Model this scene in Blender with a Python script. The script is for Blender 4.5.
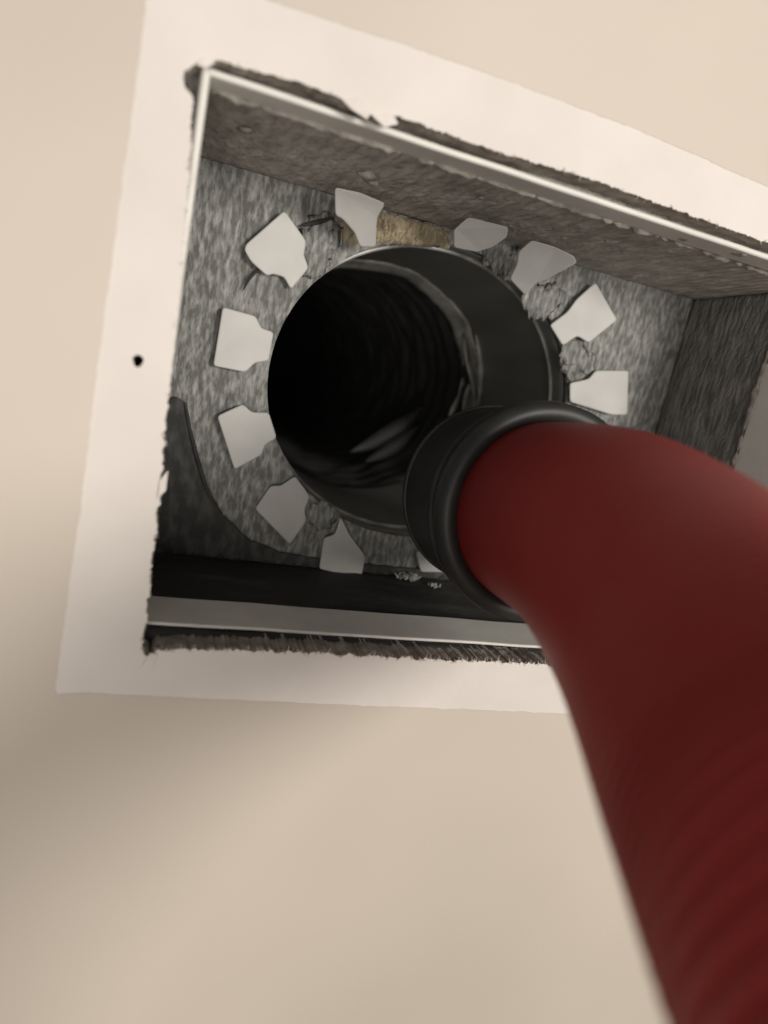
import bpy, bmesh, math, random
from mathutils import Vector, Matrix, noise
from mathutils.geometry import delaunay_2d_cdt

for o in list(bpy.data.objects):
    bpy.data.objects.remove(o, do_unlink=True)
SC = bpy.context.scene
COL = SC.collection
random.seed(7)

# ------------------------------------------------------------------ camera
FPX = 690.33
CAM = Vector((-0.005887, -0.195840, 0.091842))
ROT = Matrix(((0.93186999, -0.11915205, -0.34266764),
              (-0.30380169, 0.2599834, -0.91657687),
              (0.19829991, 0.95823349, 0.20607214)))
cd = bpy.data.cameras.new('camera')
cam = bpy.data.objects.new('camera', cd)
COL.objects.link(cam)
cam.matrix_world = Matrix.Translation(CAM) @ ROT.to_4x4()
cd.sensor_fit = 'VERTICAL'
cd.sensor_height = 36.0
cd.sensor_width = 27.0
cd.lens = FPX / 1024 * 36.0
cd.clip_start = 0.01
cd.dof.use_dof = True
cd.dof.focus_distance = 0.262
cd.dof.aperture_fstop = 6.0
SC.camera = cam

# ------------------------------------------------------------------ light
world = bpy.data.worlds.new('room_light')
SC.world = world
world.use_nodes = True
bgn = world.node_tree.nodes['Background']
bgn.inputs['Color'].default_value = (1.0, 0.94, 0.87, 1)
bgn.inputs['Strength'].default_value = 0.19

def area_lamp(name, direction, dist, size, energy, col):
    d = Vector(direction).normalized()
    ld = bpy.data.lights.new(name, 'AREA')
    ld.shape = 'DISK'
    ld.size = size
    ld.energy = energy
    ld.color = col
    o = bpy.data.objects.new(name, ld)
    COL.objects.link(o)
    o.location = Vector((0.10, 0, 0.03)) + d * dist
    o.rotation_euler = d.to_track_quat('Z', 'Y').to_euler()
    return o
area_lamp('room_lamp_light', (0.35, -0.91, 0.22), 0.9, 0.27, 6.3, (1.0, 0.95, 0.88))
area_lamp('left_fill_light', (-0.24, -0.94, -0.11), 0.62, 0.34, 1.35, (1.0, 0.945, 0.87))  # unseen second lamp at the front left, fills in the box interior

SC.view_settings.view_transform = 'Standard'
SC.view_settings.look = 'None'
SC.view_settings.gamma = 1.0
SC.view_settings.exposure = 0.0
SC.view_settings.use_curve_mapping = False

# ------------------------------------------------------------------ helpers
def ray(px, py):
    return ROT @ Vector(((px - 384) / FPX, (512 - py) / FPX, -1.0))

def on_y(px, py, y):
    d = ray(px, py)
    return CAM + d * ((y - CAM.y) / d.y)

def on_z(px, py, z):
    d = ray(px, py)
    return CAM + d * ((z - CAM.z) / d.z)

def at_depth(px, py, dist):
    return CAM + ray(px, py) * dist

def lin(r, g, b):
    f = lambda c: (c / 255 / 12.92) if c / 255 <= 0.04045 else ((c / 255 + 0.055) / 1.055) ** 2.4
    return (f(r), f(g), f(b), 1)

def mesh(name, verts, faces, mat=None, parent=None, smooth=False, label=None):
    me = bpy.data.meshes.new(name)
    me.from_pydata([tuple(v) for v in verts], [], faces)
    bm = bmesh.new()
    bm.from_mesh(me)
    bmesh.ops.recalc_face_normals(bm, faces=bm.faces)
    bm.to_mesh(me)
    bm.free()
    if smooth:
        for p in me.polygons:
            p.use_smooth = True
    if mat:
        me.materials.append(mat)
    o = bpy.data.objects.new(name, me)
    COL.objects.link(o)
    if parent:
        o.parent = parent
        o.matrix_parent_inverse = parent.matrix_world.inverted()
    if label:
        o['label'] = label
    return o

def empty(name, loc, label, cat, group=None):
    o = bpy.data.objects.new(name, None)
    COL.objects.link(o)
    o.empty_display_size = 0.02
    o.location = loc
    o.matrix_world = Matrix.Translation(loc)
    o['label'] = label
    o['category'] = cat
    if group:
        o['group'] = group
    return o

def box(x0, x1, y0, y1, z0, z1):
    v = [(x, y, z) for x in (x0, x1) for y in (y0, y1) for z in (z0, z1)]
    f = [(0, 1, 3, 2), (4, 6, 7, 5), (0, 4, 5, 1), (2, 3, 7, 6), (0, 2, 6, 4), (1, 5, 7, 3)]
    return v, f

class MB:
    def __init__(s):
        s.v, s.f = [], []
    def add(s, v, f):
        n = len(s.v)
        s.v += [tuple(p) for p in v]
        s.f += [tuple(i + n for i in q) for q in f]
        return s

def bevel(o, w, seg=2):
    m = o.modifiers.new('bevel', 'BEVEL')
    m.width = w
    m.segments = seg
    m.limit_method = 'ANGLE'
    return o

def frames(path):
    n = len(path)
    T = []
    for i in range(n):
        a = path[max(i - 1, 0)]
        b = path[min(i + 1, n - 1)]
        T.append((b - a).normalized())
    up = Vector((0, 0, 1)) if abs(T[0].z) < 0.9 else Vector((1, 0, 0))
    N = [(up - T[0] * up.dot(T[0])).normalized()]
    for i in range(1, n):
        v = N[-1] - T[i] * N[-1].dot(T[i])
        N.append(v.normalized())
    return T, N, [T[i].cross(N[i]) for i in range(n)]

def sweep(path, rad, seg=48, cap=(False, False), squash=None):
    """tube along path; rad(i, angle) gives the radius"""
    T, N, Bn = frames(path)
    v, f = [], []
    for i, p in enumerate(path):
        for k in range(seg):
            a = 2 * math.pi * k / seg
            r = rad(i, a)
            v.append(p + N[i] * (r * math.cos(a)) + Bn[i] * (r * math.sin(a)))
    for i in range(len(path) - 1):
        for k in range(seg):
            k2 = (k + 1) % seg
            f.append((i * seg + k, i * seg + k2, (i + 1) * seg + k2, (i + 1) * seg + k))
    if cap[0]:
        f.append(tuple(range(seg))[::-1])
    if cap[1]:
        f.append(tuple((len(path) - 1) * seg + k for k in range(seg)))
    return v, f

def catmull(pts, step):
    out = []
    P = [pts[0] * 2 - pts[1]] + list(pts) + [pts[-1] * 2 - pts[-2]]
    for i in range(1, len(P) - 2):
        p0, p1, p2, p3 = P[i - 1:i + 3]
        n = 40
        for k in range(n):
            t = k / n
            out.append(0.5 * ((2 * p1) + (p2 - p0) * t + (2 * p0 - 5 * p1 + 4 * p2 - p3) * t * t
                              + (3 * p1 - p0 - 3 * p2 + p3) * t ** 3))
    out.append(pts[-1])
    # resample evenly
    res = [out[0].copy()]
    acc = 0.0
    for a, b in zip(out, out[1:]):
        L = (b - a).length
        if L < 1e-9:
            continue
        pos = step - acc
        while pos <= L:
            res.append(a.lerp(b, pos / L))
            pos += step
        acc = (acc + L) % step
    return res

def sheet_with_holes(outer, holes, y0, y1):
    """flat sheet in the XZ plane from y0 (front) to y1, with polygon holes; returns verts, faces"""
    pts, edges, loops = [], [], []
    for lp in [outer] + holes:
        n0 = len(pts)
        pts += [Vector((p[0], p[1])) for p in lp]
        idx = list(range(n0, len(pts)))
        loops.append(idx)
        edges += [(idx[i], idx[(i + 1) % len(idx)]) for i in range(len(idx))]
    ov, oe, of, orig, _, _ = delaunay_2d_cdt(pts, edges, [], 0, 1e-7)
    def inside(p, poly):
        c = False
        j = len(poly) - 1
        for i in range(len(poly)):
            a, b = poly[i], poly[j]
            if (a[1] > p.y) != (b[1] > p.y) and p.x < (b[0] - a[0]) * (p.y - a[1]) / (b[1] - a[1]) + a[0]:
                c = not c
            j = i
        return c
    tris = []
    for t in of:
        c = sum((Vector(ov[i]) for i in t), Vector((0, 0))) / len(t)
        if inside(c, outer) and not any(inside(c, h) for h in holes):
            tris.append(tuple(t))
    n = len(ov)
    v = [(p[0], y0, p[1]) for p in ov] + [(p[0], y1, p[1]) for p in ov]
    f = list(tris) + [tuple(i + n for i in t[::-1]) for t in tris]
    cnt = {}
    for t in tris:
        for i in range(len(t)):
            a, b = t[i], t[(i + 1) % len(t)]
            cnt.setdefault((min(a, b), max(a, b)), []).append((a, b))
    for k, es in cnt.items():
        if len(es) == 1:
            a, b = es[0]
            f.append((b, a, a + n, b + n))
    return v, f

def densify(poly, step, jit, seed=0, freq=1.0):
    """closed polyline with fine raggedness; jit may be a function of (x,z)"""
    out = []
    for i in range(len(poly)):
        a, b = Vector(poly[i]), Vector(poly[(i + 1) % len(poly)])
        n = max(1, int((b - a).length / step))
        nrm = Vector((-(b - a).y, (b - a).x)).normalized() if (b - a).length else Vector((0, 0))
        for k in range(n):
            p = a.lerp(b, k / n)
            j = jit(p) if callable(jit) else jit
            s = noise.noise(Vector((p.x * 900 * freq, p.y * 900 * freq, seed)))
            s2 = noise.noise(Vector((p.x * 250 * freq, p.y * 250 * freq, seed + 9)))
            s3 = random.uniform(-1, 1)
            out.append(tuple(p + nrm * j * (0.5 * s + 0.8 * s2 + 0.35 * s3)))
    return out

# ------------------------------------------------------------------ materials
def mat(name, col, rough=0.6, metal=0.0, col2=None, scale=60.0, detail=4.0, stretch=(1, 1, 1),
        bump=0.0, bscale=None, bdist=0.001, lo=0.35, hi=0.65, spec=0.5, sheen=0.0, rot=(0, 0, 0), extra=None):
    m = bpy.data.materials.new(name)
    m.use_nodes = True
    nt = m.node_tree
    b = nt.nodes['Principled BSDF']
    b.inputs['Base Color'].default_value = col
    b.inputs['Roughness'].default_value = rough
    b.inputs['Metallic'].default_value = metal
    b.inputs['Specular IOR Level'].default_value = spec
    tc = nt.nodes.new('ShaderNodeTexCoord')
    mp = nt.nodes.new('ShaderNodeMapping')
    mp.inputs['Scale'].default_value = stretch
    mp.inputs['Rotation'].default_value = rot
    nt.links.new(tc.outputs['Object'], mp.inputs['Vector'])
    if col2 is not None:
        nz = nt.nodes.new('ShaderNodeTexNoise')
        nz.inputs['Scale'].default_value = scale
        nz.inputs['Detail'].default_value = detail
        nt.links.new(mp.outputs['Vector'], nz.inputs['Vector'])
        rp = nt.nodes.new('ShaderNodeValToRGB')
        rp.color_ramp.elements[0].position = lo
        rp.color_ramp.elements[1].position = hi
        rp.color_ramp.elements[0].color = col
        rp.color_ramp.elements[1].color = col2
        nt.links.new(nz.outputs['Fac'], rp.inputs['Fac'])
        nt.links.new(rp.outputs['Color'], b.inputs['Base Color'])
    if bump > 0:
        n2 = nt.nodes.new('ShaderNodeTexNoise')
        n2.inputs['Scale'].default_value = bscale or scale
        n2.inputs['Detail'].default_value = 5
        nt.links.new(mp.outputs['Vector'], n2.inputs['Vector'])
        bp = nt.nodes.new('ShaderNodeBump')
        bp.inputs['Strength'].default_value = bump
        bp.inputs['Distance'].default_value = bdist
        nt.links.new(n2.outputs['Fac'], bp.inputs['Height'])
        nt.links.new(bp.outputs['Normal'], b.inputs['Normal'])
        m['bump'] = 1
    return m

def add_weave(m, axis, scale, dist=0.0006, strength=0.7, distortion=2.0, dark=None):
    """woven ribs: a wave bump added on top of the noise bump, plus thread colour"""
    nt = m.node_tree
    b = nt.nodes['Principled BSDF']
    tc = nt.nodes.new('ShaderNodeTexCoord')
    w = nt.nodes.new('ShaderNodeTexWave')
    w.bands_direction = axis
    w.inputs['Scale'].default_value = scale
    w.inputs['Distortion'].default_value = distortion
    w.inputs['Detail'].default_value = 3
    w.inputs['Detail Scale'].default_value = 3
    nt.links.new(tc.outputs['Object'], w.inputs['Vector'])
    bp = nt.nodes.new('ShaderNodeBump')
    bp.inputs['Strength'].default_value = strength
    bp.inputs['Distance'].default_value = dist
    nt.links.new(w.outputs['Fac'], bp.inputs['Height'])
    old = b.inputs['Normal'].links
    if old:
        nt.links.new(old[0].from_socket, bp.inputs['Normal'])
    nt.links.new(bp.outputs['Normal'], b.inputs['Normal'])
    if dark is not None:
        mx = nt.nodes.new('ShaderNodeMix')
        mx.data_type = 'RGBA'
        mx.blend_type = 'MULTIPLY'
        mx.inputs[7].default_value = dark
        src = b.inputs['Base Color'].links
        if src:
            nt.links.new(src[0].from_socket, mx.inputs[6])
        else:
            mx.inputs[6].default_value = b.inputs['Base Color'].default_value
        nt.links.new(w.outputs['Fac'], mx.inputs[0])
        nt.links.new(mx.outputs[2], b.inputs['Base Color'])

M = {}
M['paint'] = mat('beige_wall_paint', (0.62, 0.552, 0.475, 1), 0.55, col2=(0.66, 0.588, 0.507, 1), scale=9, detail=2,
                 bump=0.12, bscale=420, bdist=0.0004)
M['drywall'] = mat('bare_white_drywall_paper', (0.73, 0.68, 0.635, 1), 0.85, col2=(0.80, 0.75, 0.71, 1), scale=22, detail=5,
                   bump=0.25, bscale=300, bdist=0.0005)
M['paper'] = mat('torn_drywall_paper', (0.62, 0.55, 0.48, 1), 0.95, col2=(0.40, 0.34, 0.28, 1), scale=300)
M['gypsum'] = mat('dusty_gypsum_core', (0.46, 0.42, 0.375, 1), 0.95, col2=(0.24, 0.21, 0.18, 1), scale=180, detail=6,
                  bump=0.9, bscale=380, bdist=0.001)
M['cavity'] = mat('dark_cavity_wood', (0.10, 0.075, 0.05, 1), 0.9, col2=(0.16, 0.12, 0.08, 1), scale=20, stretch=(1, 1, 8))
M['floor'] = mat('grey_brown_floor', (0.30, 0.25, 0.20, 1), 0.6, col2=(0.36, 0.30, 0.25, 1), scale=12)
M['galv'] = mat('galvanised_sleeve', (0.74, 0.725, 0.675, 1), 0.5, 0.05, col2=(0.82, 0.80, 0.75, 1), scale=70,
                bump=0.1, bscale=200, bdist=0.0003)
M['tab'] = mat('pale_galvanised_tab', (0.50, 0.496, 0.475, 1), 0.55, 0.1, col2=(0.56, 0.553, 0.53, 1), scale=60,
               bump=0.15, bscale=260, bdist=0.0003)
M['liner'] = mat('grey_fibrous_liner', (0.16, 0.16, 0.152, 1), 0.9, col2=(0.46, 0.46, 0.437, 1), scale=420, detail=9,
                 stretch=(1.5, 1, 0.5), rot=(0, 0.45, 0), lo=0.40, hi=0.74, bump=1.0, bscale=380, bdist=0.0016)
M['topliner'] = mat('brown_grey_top_liner', (0.38, 0.352, 0.32, 1), 0.9, col2=(0.66, 0.615, 0.565, 1), scale=200, detail=6,
                    stretch=(1, .5, 1), lo=0.35, hi=0.75, bump=0.6, bscale=260, bdist=0.0010)
add_weave(M['topliner'], 'X', 75, 0.0007, 0.7, 5.0)
M['sideliner'] = mat('charcoal_woven_liner', (0.12, 0.118, 0.110, 1), 0.85, col2=(0.32, 0.314, 0.295, 1), scale=330, detail=6,
                     stretch=(1, 1.6, .35), lo=0.35, hi=0.7, bump=0.7, bscale=240, bdist=0.001)
add_weave(M['sideliner'], 'Y', 110, 0.0005, 0.7, 7.0)
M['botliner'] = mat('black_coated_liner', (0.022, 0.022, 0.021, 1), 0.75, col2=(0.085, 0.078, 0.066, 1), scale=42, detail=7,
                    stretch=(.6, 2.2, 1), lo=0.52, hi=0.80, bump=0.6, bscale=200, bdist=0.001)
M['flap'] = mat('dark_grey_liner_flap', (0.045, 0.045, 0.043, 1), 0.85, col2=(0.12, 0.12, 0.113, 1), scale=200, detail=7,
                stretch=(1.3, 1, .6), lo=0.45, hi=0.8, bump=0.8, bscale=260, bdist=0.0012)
M['collar'] = mat('dark_collar_metal', (0.26, 0.26, 0.25, 1), 0.5, 0.15, col2=(0.36, 0.36, 0.345, 1), scale=45,
                  stretch=(1, .12, 1), bump=0.15, bscale=120, bdist=0.0004)
M['rib'] = mat('worn_collar_bead', (0.60, 0.59, 0.56, 1), 0.4, 0.2, col2=(0.30, 0.30, 0.285, 1), scale=80)
M['flex'] = mat('black_flex_plastic', (0.06, 0.06, 0.058, 1), 0.62, col2=(0.09, 0.09, 0.086, 1), scale=90,
                bump=0.35, bscale=150, bdist=0.0012)
M['torn'] = mat('frayed_grey_foil', (0.45, 0.44, 0.41, 1), 0.5, 0.1, col2=(0.75, 0.73, 0.68, 1), scale=140,
                stretch=(1, .3, 1), bump=0.5, bscale=240, bdist=0.001)
M['wool'] = mat('tan_glass_wool', (0.34, 0.27, 0.17, 1), 0.95, col2=(0.52, 0.45, 0.32, 1), scale=220, detail=6,
                stretch=(2.5, 1, .5), bump=0.9, bscale=260, bdist=0.0015)
M['mastic'] = mat('dusty_white_sealant', (0.46, 0.43, 0.39, 1), 0.9, col2=(0.22, 0.205, 0.185, 1), scale=240, bump=0.8,
                  bscale=300, bdist=0.001)
M['fluff'] = mat('grey_torn_liner_fluff', (0.13, 0.128, 0.118, 1), 0.95, col2=(0.28, 0.275, 0.255, 1), scale=260, detail=6,
                 bump=0.9, bscale=260, bdist=0.0015)
M['crease'] = mat('dark_liner_slit', (0.03, 0.03, 0.028, 1), 0.9, col2=(0.05, 0.05, 0.046, 1), scale=200)
M['hose'] = mat('red_hose_rubber', (0.215, 0.0160, 0.0160, 1), 0.5, col2=(0.24, 0.020, 0.019, 1), scale=25, detail=3,
                bump=0.06, bscale=200, bdist=0.0004, spec=0.22)
M['cuff'] = mat('black_cuff_rubber', (0.020, 0.020, 0.020, 1), 0.5, col2=(0.032, 0.032, 0.031, 1), scale=70,
                bump=0.1, bscale=180, bdist=0.0004)
M['hole'] = mat('screw_hole_dark', (0.03, 0.022, 0.016, 1), 0.9, col2=(0.05, 0.036, 0.026, 1), scale=500)
M['lint'] = mat('pale_lint', (0.42, 0.41, 0.39, 1), 0.95, col2=(0.55, 0.54, 0.51, 1), scale=300)

# ------------------------------------------------------------------ measures of the register box (metres)
W, H, D = 0.2332, 0.150, 0.0867          # opening width, height, depth to the back plate
CX, CZ, RX, RZ = 0.109, 0.0815, 0.070, 0.0635   # round takeoff in the back plate
DRY = 0.0127

# ------------------------------------------------------------------ wall: drywall with ragged cut, paint coat, cavity, floor
def P2(px, py, y=0.0):
    p = on_y(px, py, y)
    return (p.x, p.z)

open_px = [(203, 59), (193, 66), (184, 73), (184, 85), (193, 98), (191, 150), (185, 230), (178, 310), (171, 380), (164, 440), (157, 510),
           (150, 575), (144, 640), (143, 652), (149, 660), (158, 651), (200, 649), (300, 652), (420, 659), (540, 664)]
cut = [P2(*q) for q in open_px]
cut += [(W + 0.003, -0.0022), (W + 0.004, H * 0.5), (W + 0.003, H + 0.0068)]
cut += [P2(*q) for q in [(768, 243), (690, 215), (600, 182), (520, 158), (480, 146), (395, 115), (385, 119), (372, 116),
                         (362, 105), (350, 104), (340, 98), (300, 82), (250, 70), (215, 60)]]

def jit(p):
    if p.y < 0.012:
        return 0.0011
    if p.x < 0.01 and p.y < 0.085:
        return 0.0009
    return 0.0006
cut_d = densify(cut, 0.0006, jit, 3)
scr = on_y(138, 361, 0)
screw = [(scr.x + 0.0013 * math.cos(a) * (1 + .12 * math.sin(3 * a)), scr.z + 0.0016 * math.sin(a))
         for a in [2 * math.pi * k / 20 for k in range(20)]]
X0, X1, Z0, Z1 = -1.1, 1.3, -0.75, 1.25
outer = [(X0, Z0), (X1, Z0), (X1, Z1), (X0, Z1)]
v, f = sheet_with_holes(outer, [cut_d, screw], 0.0, DRY)
wall = mesh('wall_back', v, f, M['drywall'])
wall.data.materials.append(M['gypsum'])
for p in wall.data.polygons:
    if abs(p.normal.y) < 0.5:
        p.material_index = 1
wall['kind'] = 'structure'
wall['label'] = 'painted wall with a bare white strip round the rectangular duct opening'

paint_px_poly = [P2(*q) for q in [(152, -40), (142, 40), (122, 190), (100, 350), (80, 510), (66, 610), (55, 690), (58, 694), (100, 693),
                                  (200, 699), (300, 703), (430, 708), (555, 713)]]
paint_px_poly += [(W + 0.020, -0.0200), (W + 0.020, H + 0.0215)]
paint_px_poly += [P2(*q) for q in [(768, 187), (640, 131), (520, 85), (400, 43), (270, 1), (180, -34)]]
paint_hole = densify(paint_px_poly, 0.0012, 0.0004, 21, 0.5)
v, f = sheet_with_holes(outer, [paint_hole], -0.0002, -0.00002)
mesh('paint_coat', v, f, M['paint'], wall, label='beige wall paint that stops at the outline of a removed register')

# screw hole liner: a little cone going into the drywall
v, f = [], []
for k in range(16):
    a = 2 * math.pi * k / 16
    v.append((scr.x + 0.0013 * math.cos(a), 0.0004, scr.z + 0.0016 * math.sin(a)))
for k in range(16):
    a = 2 * math.pi * k / 16
    v.append((scr.x + 0.0006 * math.cos(a), 0.010, scr.z + 0.0007 * math.sin(a)))
f = [(k, (k + 1) % 16, 16 + (k + 1) % 16, 16 + k) for k in range(16)] + [tuple(range(16, 32))]
mesh('screw_hole', v, f, M['hole'], wall, label='small dark screw hole in the bare strip')

# fuzzy torn paper along the cut
mb = MB()
n = len(cut_d)
for i in range(n):
    a, b = Vector(cut_d[i]), Vector(cut_d[(i + 1) % n])
    c = a.lerp(b, random.random())
    bottom = c.y < 0.006 and c.x < W
    left = c.x < 0.008 and c.y < 0.09
    pr = 1.0 if bottom else (0.35 if left else 0.22)
    if random.random() > pr:
        continue
    t = (b - a).normalized() if (b - a).length > 1e-9 else Vector((1, 0))
    nrm = Vector((t.y, -t.x))
    ctr = Vector((W / 2, H / 2))
    if nrm.dot(ctr - c) < 0:
        nrm = -nrm
    L = random.uniform(0.0008, 0.0026 if bottom else 0.0014) * random.uniform(.4, 1)
    w = random.uniform(0.00008, 0.00028)
    lean = random.gauss(0, .9)
    y = random.uniform(-0.0004, 0.001)
    base = c - nrm * 0.0006
    tip = c + (nrm + t * lean).normalized() * L
    yt = y + random.uniform(-.0006, .0009)
    th = 0.00012
    vv = [(base.x - t.x * w, y, base.y - t.y * w), (base.x + t.x * w, y, base.y + t.y * w), (tip.x, yt, tip.y),
          (base.x - t.x * w, y + th, base.y - t.y * w), (base.x + t.x * w, y + th, base.y + t.y * w), (tip.x, yt + th, tip.y)]
    mb.add(vv, [(0, 1, 2), (5, 4, 3), (0, 3, 4, 1), (1, 4, 5, 2), (2, 5, 3, 0)])
pe = mesh('torn_paper_edge', mb.v, mb.f, M['paper'], wall, label='frayed paper fuzz along the cut edge')
pe['kind'] = 'stuff'

# flakes of paper at the two left corners and along the top cut
def flake(pxs, y0, lift, name='paper_flake', m='drywall'):
    pts = [on_y(x, y, y0) for x, y in pxs]
    k = len(pts)
    v = []
    for i, p in enumerate(pts):
        v.append(Vector((p.x, p.y - lift * (0.3 + 0.7 * (i % 2)), p.z)))
    v += [q + Vector((0, 0.0004, 0)) for q in v]
    f = [tuple(range(k)), tuple(range(2 * k - 1, k - 1, -1))] + [(i, (i + 1) % k, k + (i + 1) % k, k + i) for i in range(k)]
    return mesh(name, v, f, M[m], wall)
flake([(140, 668), (150, 652), (158, 654), (153, 664), (146, 672)], -0.0003, 0.001)
flake([(342, 100), (358, 98), (372, 112), (366, 120), (352, 110)], -0.0003, 0.0008)
flake([(372, 116), (392, 114), (398, 124), (384, 128)], -0.0003, 0.0008)
flake([(196, 64), (204, 58), (216, 62), (206, 70)], -0.0003, 0.0008)
flake([(160, 480), (168, 470), (166, 490), (158, 498)], -0.0003, 0.0007)

# cavity behind the drywall (studs and sheathing), closed box
mb = MB()
CB = 1.0
for b in [(X0, X1, CB, CB + .02, Z0, Z1), (X0, X0 + .02, DRY, CB, Z0, Z1), (X1 - .02, X1, DRY, CB, Z0, Z1),
          (X0 + .02, X1 - .02, DRY, CB, Z0, Z0 + .02), (X0 + .02, X1 - .02, DRY, CB, Z1 - .02, Z1)]:
    mb.add(*box(*b))
cv = mesh('wall_cavity', mb.v, mb.f, M['cavity'])
cv['kind'] = 'structure'
cv['label'] = 'dark wooden cavity behind the wall'
fl = mesh('floor', *box(X0, X1, -1.6, 0.0, Z0 - 0.03, Z0), M['floor'])
fl['kind'] = 'structure'
fl['label'] = 'plain floor below the wall'

# ------------------------------------------------------------------ register box: lined sheet metal box set in the wall
rb = empty('register_box', (W / 2, D, -0.002), 'rectangular lined metal duct box recessed in the wall opening', 'duct box')

def hem_strip(name, a, b, inward, depth, y0=0.0048, th=0.0011, hem=0.0024, label=None):
    """one side of the metal sleeve: thin sheet running back from a rounded folded front hem.
    a, b: (x,z) ends; inward: (x,z) unit vector to the middle of the opening"""
    A, Bp, I = Vector(a), Vector(b), Vector(inward)
    prof = []   # (offset along inward, y)
    for k in range(9):
        t = math.pi * k / 8
        prof.append((hem / 2 - math.cos(t) * hem / 2 - hem + th, y0 + hem / 2 - math.sin(t) * hem / 2))
    prof = prof[::-1]
    # inner face runs back, then returns on the outer face
    prof = [(th, y0 + hem / 2)] + [(th, y0 + depth)] + [(0, y0 + depth)] + [(0, y0 + 0.006), (th - hem, y0 + 0.005)] + prof[::-1][0:9]
    k = len(prof)
    v = []
    ns = 24
    for s in range(ns + 1):
        c = A.lerp(Bp, s / ns)
        wob = 0.00025 * noise.noise(Vector((c.x * 40, c.y * 40, 4)))
        for o, y in prof:
            q = c + I * (o + wob)
            v.append((q.x, y, q.y))
    f = []
    for s in range(ns):
        for i in range(k):
            i2 = (i + 1) % k
            f.append((s * k + i, s * k + i2, (s + 1) * k + i2, (s + 1) * k + i))
    f.append(tuple(range(k)))
    f.append(tuple(ns * k + i for i in range(k))[::-1])
    return mesh(name, v, f, M['galv'], rb, label=label)

HT = H + 0.0036
hem_strip('metal_sleeve_edge', (-0.0006, HT), (W, HT), (0, -1), 0.012, hem=0.0019, label='bright folded metal edge along the top')
hem_strip('metal_sleeve_edge', (-0.0006, 0.0), (W, 0.0), (0, 1), 0.0215, y0=0.0128, hem=0.0012, label='dull grey metal strip along the bottom')
hem_strip('metal_sleeve_edge', (-0.0006, 0.0), (-0.0012, HT), (1, 0), 0.016, label='narrow bright metal edge on the left')
hem_strip('metal_sleeve_edge', (W, 0.0), (W, HT), (-1, 0), 0.029, label='grey metal strip on the right side')

def panel(name, corners, nx, ny, amp, m, nrm, thick, seed, label=None):
    """slightly uneven lining panel; corners a,b,c,d, nrm points into the box"""
    a, b, c, d = [Vector(q) for q in corners]
    N = Vector(nrm)
    v, f = [], []
    for j in range(ny + 1):
        for i in range(nx + 1):
            p = a.lerp(b, i / nx).lerp(d.lerp(c, i / nx), j / ny)
            edge = min(i, nx - i, j, ny - j)
            h = amp * (noise.noise(p * 60 + Vector((seed, 0, 0))) + 0.6 * noise.noise(p * 190 + Vector((0, seed, 0))))
            v.append(p + N * (h * min(1, edge / 2)))
    n = len(v)
    v += [q - N * thick for q in v]
    r = nx + 1
    for j in range(ny):
        for i in range(nx):
            q = (j * r + i, j * r + i + 1, (j + 1) * r + i + 1, (j + 1) * r + i)
            f.append(q)
            f.append(tuple(k + n for k in q[::-1]))
    rim = [i for i in range(r)] + [j * r + nx for j in range(1, ny + 1)] + [ny * r + i for i in range(nx - 1, -1, -1)] + [j * r for j in range(ny - 1, 0, -1)]
    for i in range(len(rim)):
        p, q = rim[i], rim[(i + 1) % len(rim)]
        f.append((p, q, q + n, p + n))
    return mesh(name, v, f, M[m], rb, smooth=True, label=label)

YF = 0.010
panel('top_panel', [(-0.0012, YF, HT + .0003), (W, YF, HT + .0003), (W, D, H + .0003), (-0.0012, D, H + .0003)], 110, 40, 0.0007, 'topliner',
      (0, 0, -1), 0.004, 3, 'brownish grey lined top of the box')
panel('bottom_panel', [(-0.001, YF, -.0003), (W, YF, -.0003), (W, D, -.0003), (-0.001, D, -.0003)], 110, 40, 0.0007, 'botliner',
      (0, 0, 1), 0.004, 8, 'black coated bottom of the box')
panel('left_panel', [(-0.0012, YF, 0), (-0.0012, YF, HT), (-0.0012, D, H), (-0.0012, D, 0)], 60, 40, 0.0005, 'sideliner', (1, 0, 0), 0.004, 5)
panel('right_panel', [(W, YF, 0), (W, YF, HT), (W - .002, D, H), (W - .002, D, 0)], 70, 40, 0.0006, 'sideliner', (-1, 0, 0), 0.004, 11,
      'charcoal woven right side of the box')

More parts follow.
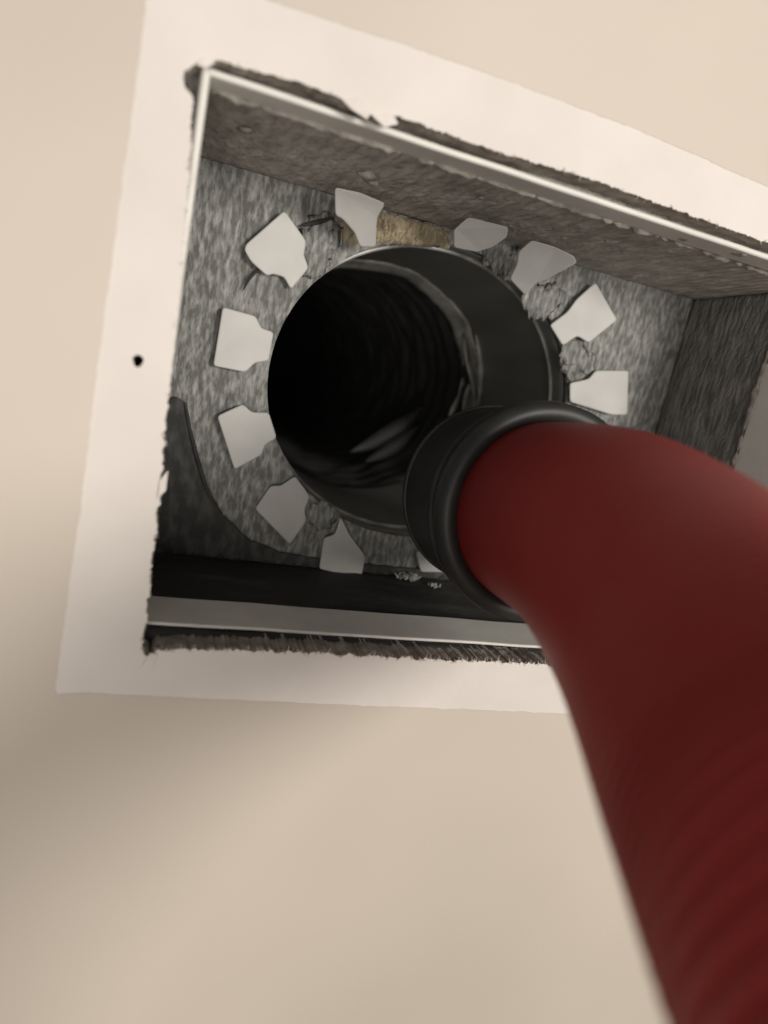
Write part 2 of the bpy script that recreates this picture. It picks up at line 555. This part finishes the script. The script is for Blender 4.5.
# back plate with the round hole: polar grid, lumpy fibrous lining
def plate():
    NA, NR = 200, 34
    v, f = [], []
    def border(a):
        dx, dz = math.cos(a), math.sin(a)
        x0, x1, z0, z1 = -0.002, W, -0.001, H + 0.001
        t = 9
        if dx > 1e-6: t = min(t, (x1 - CX) / dx)
        if dx < -1e-6: t = min(t, (x0 - CX) / dx)
        if dz > 1e-6: t = min(t, (z1 - CZ) / dz)
        if dz < -1e-6: t = min(t, (z0 - CZ) / dz)
        return t
    cor = [math.atan2(z - CZ, x - CX) for x in (-0.002, W) for z in (-0.001, H + 0.001)]
    angs = sorted([2 * math.pi * k / NA - math.pi for k in range(NA)] + cor)
    NA = len(angs)
    for j in range(NR + 1):
        s = j / NR
        for a in angs:
            ring = 1.0 / math.sqrt((math.cos(a) / RX) ** 2 + (math.sin(a) / RZ) ** 2) * 0.999
            r = ring + (border(a) - ring) * s
            p = Vector((CX + r * math.cos(a), D, CZ + r * math.sin(a)))
            h = 0.0009 * noise.noise(p * 80) + 0.0008 * noise.noise(p * 230)
            v.append(p - Vector((0, h * (0 if j in (0, NR) else 1), 0)))
    n = len(v)
    v += [q + Vector((0, 0.004, 0)) for q in v]
    for j in range(NR):
        for i in range(NA):
            i2 = (i + 1) % NA
            q = (j * NA + i, j * NA + i2, (j + 1) * NA + i2, (j + 1) * NA + i)
            f.append(q)
            f.append(tuple(k + n for k in q[::-1]))
    for i in range(NA):
        i2 = (i + 1) % NA
        f.append((i, i2, i2 + n, i + n))
        b = NR * NA
        f.append((b + i2, b + i, b + i + n, b + i2 + n))
    return mesh('back_plate', v, f, M['liner'], rb, smooth=True, label='grey fibrous back of the box with a round hole')
bp = plate()

# dusty sealant bead along the back edge of the metal sleeve (top and right)
def bead(name, pts, r, m, parent, seed, gap=0.0, label=None):
    path = catmull([Vector(p) for p in pts], 0.0009)
    rr = []
    for i, p in enumerate(path):
        q = noise.noise(p * 330 + Vector((seed, 0, 0)))
        rr.append(max(0.0001, r * (0.65 + 0.9 * q)) if q > gap - 0.5 else 0.00008)
    v, f = sweep(path, lambda i, a: rr[i] * (1 + 0.35 * noise.noise(path[i] * 500 + Vector((a, 0, 0)))), 8, (True, True))
    return mesh(name, v, f, M[m], parent, smooth=True, label=label)
bead('sealant_bead', [(0.001, 0.0150, HT - .0014), (0.05, 0.0160, HT - .0014), (0.12, 0.0175, HT - .0012), (0.17, 0.0190, HT - .0009), (W - .002, 0.0215, HT - .0008)],
     0.0013, 'mastic', rb, 2, 0.22, 'whitish sealant line along the top')
bead('sealant_bead', [(W - .0014, 0.0345, 0.004), (W - .0014, 0.034, 0.05), (W - .0014, 0.0345, 0.10), (W - .0012, 0.0345, H - .003)],
     0.0012, 'mastic', rb, 5, 0.1)
bead('lining_seam', [(0.002, D - .001, 0.0008), (0.06, D - .001, 0.0008), (0.14, D - .001, 0.0008), (W - .004, D - .001, 0.0008)],
     0.0018, 'botliner', rb, 15, -9)
# small drips of sealant on the top lining
def blob(name, c, r, m, parent, seed, sq=(1, 1, 1), sub=2):
    bm = bmesh.new()
    bmesh.ops.create_icosphere(bm, subdivisions=sub, radius=1)
    v = []
    for q in bm.verts:
        p = q.co.copy()
        k = 1 + 0.55 * noise.noise(p * 1.9 + Vector((seed, seed, 0))) + 0.35 * noise.noise(p * 5 + Vector((0, seed, 0)))
        v.append((c[0] + p.x * r * k * sq[0], c[1] + p.y * r * k * sq[1], c[2] + p.z * r * k * sq[2]))
    f = [tuple(x.index for x in fc.verts) for fc in bm.faces]
    bm.free()
    return mesh(name, v, f, M[m], parent, smooth=True)
for i, (px, py, r) in enumerate([(245, 136, .0022), (367, 180, .0034), (372, 186, .0022), (737, 262, .003), (680, 247, .002), (480, 204, .0014),
                                 (545, 200, .0013), (565, 206, .0012), (219, 108, .0016)]):
    p = on_z(px, py, H)
    p.z = HT + (H - HT) * (p.y - YF) / (D - YF) - 0.0006
    blob('sealant_blob', (p.x, p.y, p.z), r, 'mastic', rb, i * 3.1, (1, 1, .35))

# tan insulation showing through the torn lining above the collar
def tuft():
    v, f = [], []
    outl = [(338, 222), (350, 216), (378, 214), (392, 208), (420, 214), (448, 224), (456, 236), (452, 248), (420, 246), (390, 243), (366, 246), (345, 246), (337, 236)]
    pts = [on_y(x, y, D - 0.0012) for x, y in outl]
    c = sum(pts, Vector()) / len(pts)
    rings = 6
    k = len(pts) * 4
    fine = []
    for i in range(len(pts)):
        for s in range(4):
            fine.append(pts[i].lerp(pts[(i + 1) % len(pts)], s / 4))
    for j in range(rings):
        t = j / rings
        for p in fine:
            q = p.lerp(c, t)
            h = 0.0008 + 0.0022 * math.sqrt(t) + 0.0012 * noise.noise(q * 260)
            z = min(q.z + 0.0006 * noise.noise(q * 500), H - 0.001)
            v.append((q.x, D - h if j else D + 0.002, z))
    v.append((c.x, D - 0.0035, min(c.z, H - .001)))
    for j in range(rings - 1):
        for i in range(k):
            f.append((j * k + i, j * k + (i + 1) % k, (j + 1) * k + (i + 1) % k, (j + 1) * k + i))
    for i in range(k):
        f.append(((rings - 1) * k + i, (rings - 1) * k + (i + 1) % k, len(v) - 1))
    o = mesh('exposed_insulation', v, f, M['wool'], rb, smooth=True, label='tan glass wool showing through the torn lining')
    mb = MB()
    for s in range(170):
        q = on_y(random.uniform(340, 454), random.uniform(214, 246), D - 0.0035)
        dv = Vector((random.gauss(0, .25), random.gauss(0, .25), random.uniform(.3, 1))).normalized() * random.uniform(.002, .006)
        path = [q, q + dv * .5 + Vector((random.gauss(0, .0004), -.0004, 0)), q + dv]
        path = [Vector((p.x, min(p.y, D - .001), min(p.z, H - .0015))) for p in path]
        mb.add(*sweep(path, lambda i, a: 0.00016, 4, (True, True)))
    w = mesh('wool_fibres', mb.v, mb.f, M['wool'], o)
    w['kind'] = 'stuff'
tuft()

# creases / slits in the lining of the back plate
def crease(pxs, w, m='crease', name='lining_slit', lift=0.0022):
    path = catmull([on_y(x, y, D - lift) for x, y in pxs], 0.001)
    n = len(path)
    v, f = sweep(path, lambda i, a: max(0.00005, w * math.sin(math.pi * (i + .3) / (n - .4)) ** .7), 8, (True, True))
    return mesh(name, v, f, M[m], rb, smooth=True)
crease([(184, 402), (190, 430), (199, 465), (208, 492), (222, 514)], 0.0009, lift=0.0026)
crease([(300, 226), (318, 222), (336, 217)], 0.0009)
crease([(262, 266), (250, 278), (242, 292)], 0.0006)
crease([(448, 226), (456, 219), (462, 214)], 0.0012)
crease([(516, 252), (520, 243), (532, 236)], 0.0010)

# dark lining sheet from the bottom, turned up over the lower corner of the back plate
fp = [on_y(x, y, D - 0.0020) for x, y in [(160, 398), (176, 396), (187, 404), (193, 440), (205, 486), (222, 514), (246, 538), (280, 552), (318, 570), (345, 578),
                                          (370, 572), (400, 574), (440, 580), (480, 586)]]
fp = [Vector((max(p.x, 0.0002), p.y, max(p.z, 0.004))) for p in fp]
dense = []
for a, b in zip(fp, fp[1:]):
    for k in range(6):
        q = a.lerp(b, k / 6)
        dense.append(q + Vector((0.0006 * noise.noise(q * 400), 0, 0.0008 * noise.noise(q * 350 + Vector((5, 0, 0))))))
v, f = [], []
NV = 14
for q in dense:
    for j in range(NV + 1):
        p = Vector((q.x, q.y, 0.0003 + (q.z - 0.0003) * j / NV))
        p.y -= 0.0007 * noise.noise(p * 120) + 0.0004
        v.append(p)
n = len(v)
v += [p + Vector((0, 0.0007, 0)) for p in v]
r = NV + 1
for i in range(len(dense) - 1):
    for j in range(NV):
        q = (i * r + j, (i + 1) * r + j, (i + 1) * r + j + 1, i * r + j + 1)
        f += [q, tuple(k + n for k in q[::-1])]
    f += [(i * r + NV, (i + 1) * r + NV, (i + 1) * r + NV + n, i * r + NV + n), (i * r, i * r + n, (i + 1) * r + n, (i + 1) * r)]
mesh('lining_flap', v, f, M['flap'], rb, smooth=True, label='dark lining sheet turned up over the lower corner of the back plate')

# ------------------------------------------------------------------ round takeoff collar with dovetail tabs
cl = empty('duct_collar', (CX, D, CZ - RZ), 'dark round duct collar with pale dovetail tabs folded onto the back plate', 'duct collar')
HC = 0.102

def cyl_ring(rows, seg=128):
    """rows: list of (y, radius scale fn(angle) or value)"""
    v, f = [], []
    for y, s in rows:
        for k in range(seg):
            a = 2 * math.pi * k / seg
            q = s(a) if callable(s) else s
            yy = y(a) if callable(y) else y
            v.append((CX + RX * q * math.cos(a), yy, CZ + RZ * q * math.sin(a)))
    n = len(rows)
    for j in range(n - 1):
        for k in range(seg):
            k2 = (k + 1) % seg
            f.append((j * seg + k, j * seg + k2, (j + 1) * seg + k2, (j + 1) * seg + k))
    return v, f, n, seg

def closed_tube(name, rows_in, rows_out, m, parent, label=None, seg=128):
    rows = rows_in + rows_out[::-1]
    v, f, n, seg = cyl_ring(rows, seg)
    for k in range(seg):
        k2 = (k + 1) % seg
        f.append(((n - 1) * seg + k, (n - 1) * seg + k2, k2, k))
    return mesh(name, v, f, M[m], parent, smooth=True, label=label)

def wav(seed, amp):
    return lambda a: 1.0 + amp * noise.noise(Vector((math.cos(a) * 3, math.sin(a) * 3, seed)))
rows_in = [(D + 0.0025, 1.0)] + [(D + .0025 + (HC - .0025) * t, wav(t * 4, 0.006)) for t in [i / 14 for i in range(1, 15)]]
rows_out = [(D + 0.0025, 1.003)] + [(D + HC, 1.02)]
closed_tube('sleeve', rows_in, rows_out, 'collar', cl, 'charcoal inner wall of the collar')
# bead rib near the mouth
path = [Vector((CX + RX * .990 * math.cos(a), D + 0.0145, CZ + RZ * .990 * math.sin(a))) for a in [2 * math.pi * k / 120 for k in range(121)]]
v, f = sweep(path, lambda i, a: 0.0010, 8)
mesh('bead_rib', v, f, M['rib'], cl, smooth=True, label='worn pale bead running round inside the collar')
tabs = [
 [(284.6, 210), (246, 244), (244.3, 250), (250.8, 261.5), (267, 276), (273, 274), (284, 277), (291, 290), (309, 268), (304, 255), (306.6, 241)],
 [(335, 187), (360, 192), (386, 203), (377.5, 217.5), (376, 247), (360, 247), (355, 233), (343, 219), (335.5, 215)],
 [(468.6, 217), (508.8, 227), (507, 237), (493, 247), (477, 252), (454, 247), (454, 230)],
 [(532, 240), (556, 247), (574.6, 256), (577.5, 263), (546, 280), (536, 283), (526, 296), (510, 279), (517, 264.5), (519, 251.6)],
 [(596, 282), (617.6, 320), (589, 343), (577.5, 336), (563, 346), (550, 325), (567.5, 312), (577, 299)],
 [(629, 370.5), (627.6, 415), (612, 415), (570, 402), (570, 383), (589, 379), (596, 370.5)],
 [(222.5, 306.7), (256, 316), (261.4, 328), (274, 332), (269, 361), (255, 363), (245.6, 372.5), (213, 366)],
 [(243, 404), (252, 412.4), (269, 412.4), (277, 438), (265, 445), (262, 455), (234.5, 470), (217, 416)],
 [(295.6, 476), (310, 496), (305, 510), (306.5, 521.5), (290, 545), (255, 509), (271, 486), (281, 486)],
 [(341, 517), (350, 535), (366, 557), (361, 579), (319, 569), (324, 538), (335, 535)],
]
def tab_mesh(pts3):
    sm = []
    for i, p in enumerate(pts3):        # corners slightly rounded
        a, b = pts3[i - 1], pts3[(i + 1) % len(pts3)]
        da, db = min(.3, .0013 / (p - a).length), min(.3, .0013 / (p - b).length)
        sm += [p.lerp(a, da), p.lerp(p.lerp(a, da).lerp(p.lerp(b, db), .5), .45), p.lerp(b, db)]
    pts3 = sm
    k = len(pts3)
    c = sum(pts3, Vector()) / k
    v = [p.copy() for p in pts3] + [p + Vector((0, 0.0012, 0)) for p in pts3]
    f = [tuple(range(k)), tuple(range(2 * k - 1, k - 1, -1))] + [(i, (i + 1) % k, k + (i + 1) % k, k + i) for i in range(k)]
    o = mesh('tab', v, f, M['tab'], cl)
    bevel(o, 0.0005, 2)
    return o
for ti, t in enumerate(tabs):
    k = 0.0016
    while True:
        pts = []
        for (x, y) in t:
            q = on_y(x, y, D)
            rr = math.hypot((q.x - CX) / RX, (q.z - CZ) / RZ)
            # flat on the lining; where the box is too low the tab leans forward instead
            pts.append(on_y(x, y, D - 0.0026 - k * (0.45 + 0.55 * (rr - 1.0) / .3)))
        if max(p.z for p in pts) < H - 0.0008:
            break
        k += 0.0007
    tab_mesh(pts)
for a in (-75, -47, -20):       # tabs behind the hose
    a = math.radians(a)
    ring = []
    for (dr, da) in [(1.0, -.08), (1.07, -.09), (1.10, -.16), (1.30, -.15), (1.30, .15), (1.10, .16), (1.07, .09), (1.0, .08)]:
        z = max(0.003, CZ + RZ * dr * math.sin(a + da / dr))
        ring.append(Vector((CX + RX * dr * math.cos(a + da / dr), D - 0.0032, z)))
    tab_mesh(ring)

# torn lining fluff in the gaps between tabs, right round the collar mouth
for i, (px, py, r) in enumerate([(318, 246, .0060), (312, 262, .0048), (324, 232, .0050),  
                                 (322, 516, .0048), (497, 256, .0052), (508, 266, .0042), (541, 302, .0056), (533, 296, .0046), (552, 296, .0042),
                                 (573, 354, .0052), (584, 362, .0044), (571, 366, .0044), (425, 212, .0034), (412, 206, .0028), (440, 219, .0030)]):
    p = on_y(px, py, D - 0.0008)
    blob('torn_lining_tuft', (p.x, p.y, min(p.z, H - .004)), r, 'liner', rb, i * 2.3, (1.25, .16, 1.2), 3)

# ------------------------------------------------------------------ flexible duct behind the collar
fd = empty('flexible_duct', (CX, D + HC, CZ - RZ), 'black flexible duct running back into darkness behind the collar', 'flexible duct')
pts = [Vector((CX, D + HC - 0.002, CZ)), Vector((CX, D + HC + .10, CZ)), Vector((CX, D + HC + .25, CZ - .002)),
       Vector((CX - .004, D + HC + .42, CZ - .004)), Vector((CX - .04, D + HC + .54, CZ - .002)), Vector((CX - .13, D + HC + .62, CZ)),
       Vector((CX - .28, D + HC + .64, CZ + .01))]
path = catmull(pts, 0.0022)
def frad(i, a):
    s = i * 0.0022
    hel = math.sin(2 * math.pi * s / 0.018 + a)
    cr = noise.noise(Vector((math.cos(a) * 5, math.sin(a) * 5, s * 60)))
    return 0.0650 * (1 + 0.012 * hel + 0.04 * cr)
v, f = sweep(path, frad, 72, (False, True))
lc = mesh('liner_tube', v, f, M['flex'], fd, smooth=True, label='wrinkled black inner liner')
sm = lc.modifiers.new('thickness', 'SOLIDIFY')
sm.thickness = 0.0006
sm.offset = 1
# frayed pale end of the liner where it is pulled over the collar
NSEG = 220
def fray(a, row):
    n1 = noise.noise(Vector((math.cos(a) * 4, math.sin(a) * 4, 1.5)))
    n2 = noise.noise(Vector((math.cos(a) * 14, math.sin(a) * 14, 7.5)))
    return n1, n2
rin, rout = [], []
for j in range(7):
    t = j / 6
    rin.append(((lambda t: lambda a: D + HC - .010 + .0035 * (1 - t) * (fray(a, 0)[0] * 1.4 + fray(a, 0)[1]) + t * (0.016 + .003 * fray(a, 0)[1]))(t),
                (lambda t: lambda a: 0.985 - 0.050 * t - 0.022 * t * fray(a, 0)[0] - .012 * math.sin(t * 6 + 4 * a) * t)(t)))
    rout.append(((lambda t: lambda a: D + HC - .0095 + .0035 * (1 - t) * (fray(a, 0)[0] * 1.4 + fray(a, 0)[1]) + t * (0.016 + .003 * fray(a, 0)[1]))(t),
                 (lambda t: lambda a: 0.993 - 0.047 * t - 0.022 * t * fray(a, 0)[0] - .012 * math.sin(t * 6 + 4 * a) * t)(t)))
A0, A1, NF = math.radians(-28), math.radians(118), 110
rows = rin + rout[::-1]
v, f = [], []
for k in range(NF + 1):
    a = A0 + (A1 - A0) * k / NF
    for yf, sf in rows:
        q = sf(a)
        v.append((CX + RX * q * math.cos(a), yf(a), CZ + RZ * q * math.sin(a)))
nr = len(rows)
for k in range(NF):
    for j in range(nr):
        f.append((k * nr + j, k * nr + (j + 1) % nr, (k + 1) * nr + (j + 1) % nr, (k + 1) * nr + j))
f.append(tuple(range(nr)))
f.append(tuple(NF * nr + j for j in range(nr))[::-1])
mesh('frayed_end', v, f, M['torn'], fd, smooth=True, label='pale frayed end of the liner')
# loose torn strips hanging at the right of the liner mouth
def strip(pxs, h, w, m='torn'):
    pts = []
    for (x, y) in pxs:
        pts.append(on_y(x, y, D + h))
    path = catmull(pts, 0.0015)
    n = len(path)
    T, N, Bn = frames(path)
    v, f = [], []
    for i, p in enumerate(path):
        ww = w * math.sin(math.pi * (i + .6) / (n + .2)) ** .6
        side = Vector((1, 0.35, 0)).normalized()
        for s, th in ((-1, 0), (0, -.0008), (1, 0), (1, .0005), (-1, .0005)):
            v.append(p + side * (s * ww) + Vector((0, th, 0)))
    for i in range(n - 1):
        for k in range(5):
            f.append((i * 5 + k, i * 5 + (k + 1) % 5, (i + 1) * 5 + (k + 1) % 5, (i + 1) * 5 + k))
    f.append((0, 1, 2, 3, 4))
    f.append(tuple((n - 1) * 5 + k for k in range(5))[::-1])
    return mesh('torn_strip', v, f, M[m], fd, smooth=True)
strip([(464, 338), (467, 360), (473, 385), (475, 408)], .090, 0.0016)
strip([(476, 335), (481, 360), (481, 385), (478, 410)], .088, 0.0022)
strip([(470, 384), (467, 396), (464, 412)], .093, 0.0026)
strip([(459, 396), (454, 408), (449, 418)], .097, 0.0022)
strip([(463, 378), (460, 392), (456, 404)], .101, 0.0012)
# folds of loose liner lying on the lower side of the duct
def fold(pxs, h, w):
    path = catmull([on_y(x, y, D + h) for x, y in pxs], 0.002)
    n = len(path)
    v, f = sweep(path, lambda i, a: max(.0003, w * math.sin(math.pi * (i + .5) / n)), 10, (True, True))
    return mesh('liner_fold', v, f, M['flex'], fd, smooth=True)
fold([(350, 452), (378, 440), (402, 425), (425, 405)], .150, .0060)
fold([(365, 462), (395, 446), (420, 425)], .142, .0052)

# ------------------------------------------------------------------ vacuum hose with its black cuff
HR = 0.0315
K = 1.0
hp = [at_depth(x, y, z * K) for x, y, z in [(482, 493, .284), (541, 514, .236), (611, 544, .189), (699, 630, .145), (826, 800, .101), (972, 1000, .075)]]
hose = empty('vacuum_hose', (hp[1].x + .3, -0.45, Z0), 'thick red ribbed vacuum hose with a black end cuff reaching into the duct box', 'vacuum hose')
far = [Vector((0.079, -0.198, 0.026)), Vector((0.066, -0.232, 0.000)), Vector((0.056, -0.248, -0.05)), Vector((0.060, -0.255, -0.13)), Vector((0.11, -0.27, -0.30)), Vector((0.21, -0.33, -0.50)), Vector((0.33, -0.42, Z0 + 0.085)),  # unseen run of the hose, bent so its shadow crosses the lower left wall
       Vector((0.50, -0.52, Z0 + HR + 0.002)), Vector((0.72, -0.56, Z0 + HR + 0.001)), Vector((0.95, -0.52, Z0 + HR + 0.001))]
STEP = 0.00045
path = catmull(hp[1:] + far, STEP)
PER = 0.0031
def hrad(i, a):
    s = i * STEP
    amp = 0.0005 * min(1, max(0, (s - 0.09) / 0.06))
    return HR + amp * math.sin(2 * math.pi * s / PER)
v, f = sweep(path, hrad, 64, (False, True))
mesh('hose_tube', v, f, M['hose'], hose, smooth=True, label='red ribbed tube')
# cuff: lathe about the first stretch of the hose
ax = (hp[0] - hp[1]).normalized()
clen = (hp[0] - hp[1]).length
o0 = hp[1]
def lathe(name, prof, m, parent, label=None, seg=96):
    up = Vector((0, 0, 1))
    n1 = (up - ax * up.dot(ax)).normalized()
    n2 = ax.cross(n1)
    v, f = [], []
    for s, r in prof:
        for k in range(seg):
            a = 2 * math.pi * k / seg
            v.append(o0 + ax * s + n1 * (r * math.cos(a)) + n2 * (r * math.sin(a)))
    n = len(prof)
    for j in range(n):
        j2 = (j + 1) % n
        for k in range(seg):
            k2 = (k + 1) % seg
            f.append((j * seg + k, j * seg + k2, j2 * seg + k2, j2 * seg + k))
    o = mesh(name, v, f, M[m], parent, smooth=True, label=label)
    return o
cf = lathe('end_cuff', [(-.003, HR + .0004), (-.004, HR + .0036), (-.0025, HR + .0062), (.0015, HR + .0068), (.005, HR + .0064), (.0065, HR + .0048),
                        (.010, HR + .0046), (clen - .006, HR + .0036), (clen - .002, HR + .0034), (clen, HR + .0002), (clen, HR - .0025),
                        (clen - .004, HR - .0032), (.02, HR - .003), (.004, HR - .0025)], 'cuff', hose, 'black rubber cuff on the hose end')
def torus(name, s, R_, r, parent):
    up = Vector((0, 0, 1))
    n1 = (up - ax * up.dot(ax)).normalized()
    n2 = ax.cross(n1)
    path = [o0 + ax * s + n1 * (R_ * math.cos(a)) + n2 * (R_ * math.sin(a)) for a in [2 * math.pi * k / 96 for k in range(97)]]
    v, f = sweep(path, lambda i, a: r, 10)
    return mesh(name, v, f, M['cuff'], parent, smooth=True)
torus('cuff_ridge', 0.0095, HR + .0048, 0.0014, cf)
torus('cuff_ridge', clen - 0.006, HR + .0034, 0.0011, cf)

# ------------------------------------------------------------------ pale lint on the floor of the box
def lint(px, py, r, n, label, seed):
    c = on_z(px, py, 0.001)
    c.y = min(c.y, D - .006)
    mb = MB()
    rnd = random.Random(seed)
    for i in range(n):
        q = c + Vector((rnd.gauss(0, r), rnd.gauss(0, r * .5), 0))
        dv = Vector((rnd.gauss(0, .5), rnd.gauss(0, .5), abs(rnd.gauss(.7, .4)))).normalized() * rnd.uniform(.5, 1.6) * r
        q.z = 0.0003
        path = [q, q + dv * .5 + Vector((rnd.gauss(0, r * .15), 0, 0)), q + dv]
        path = [Vector((p.x, min(p.y, D - .0015), p.z)) for p in path]
        mb.add(*sweep(path, lambda i, a: 0.0003, 5, (True, True)))
    o = mesh('lint_tuft', mb.v, mb.f, M['lint'])
    o['label'] = label
    o['category'] = 'lint'
    o['group'] = 'lint tufts in the duct box'
lint(408, 577, .0022, 60, 'larger pale lint tuft on the black box bottom below the cuff', 1)
lint(434, 585, .0012, 26, 'smaller pale lint tuft just beside the hose cuff on box bottom', 2)
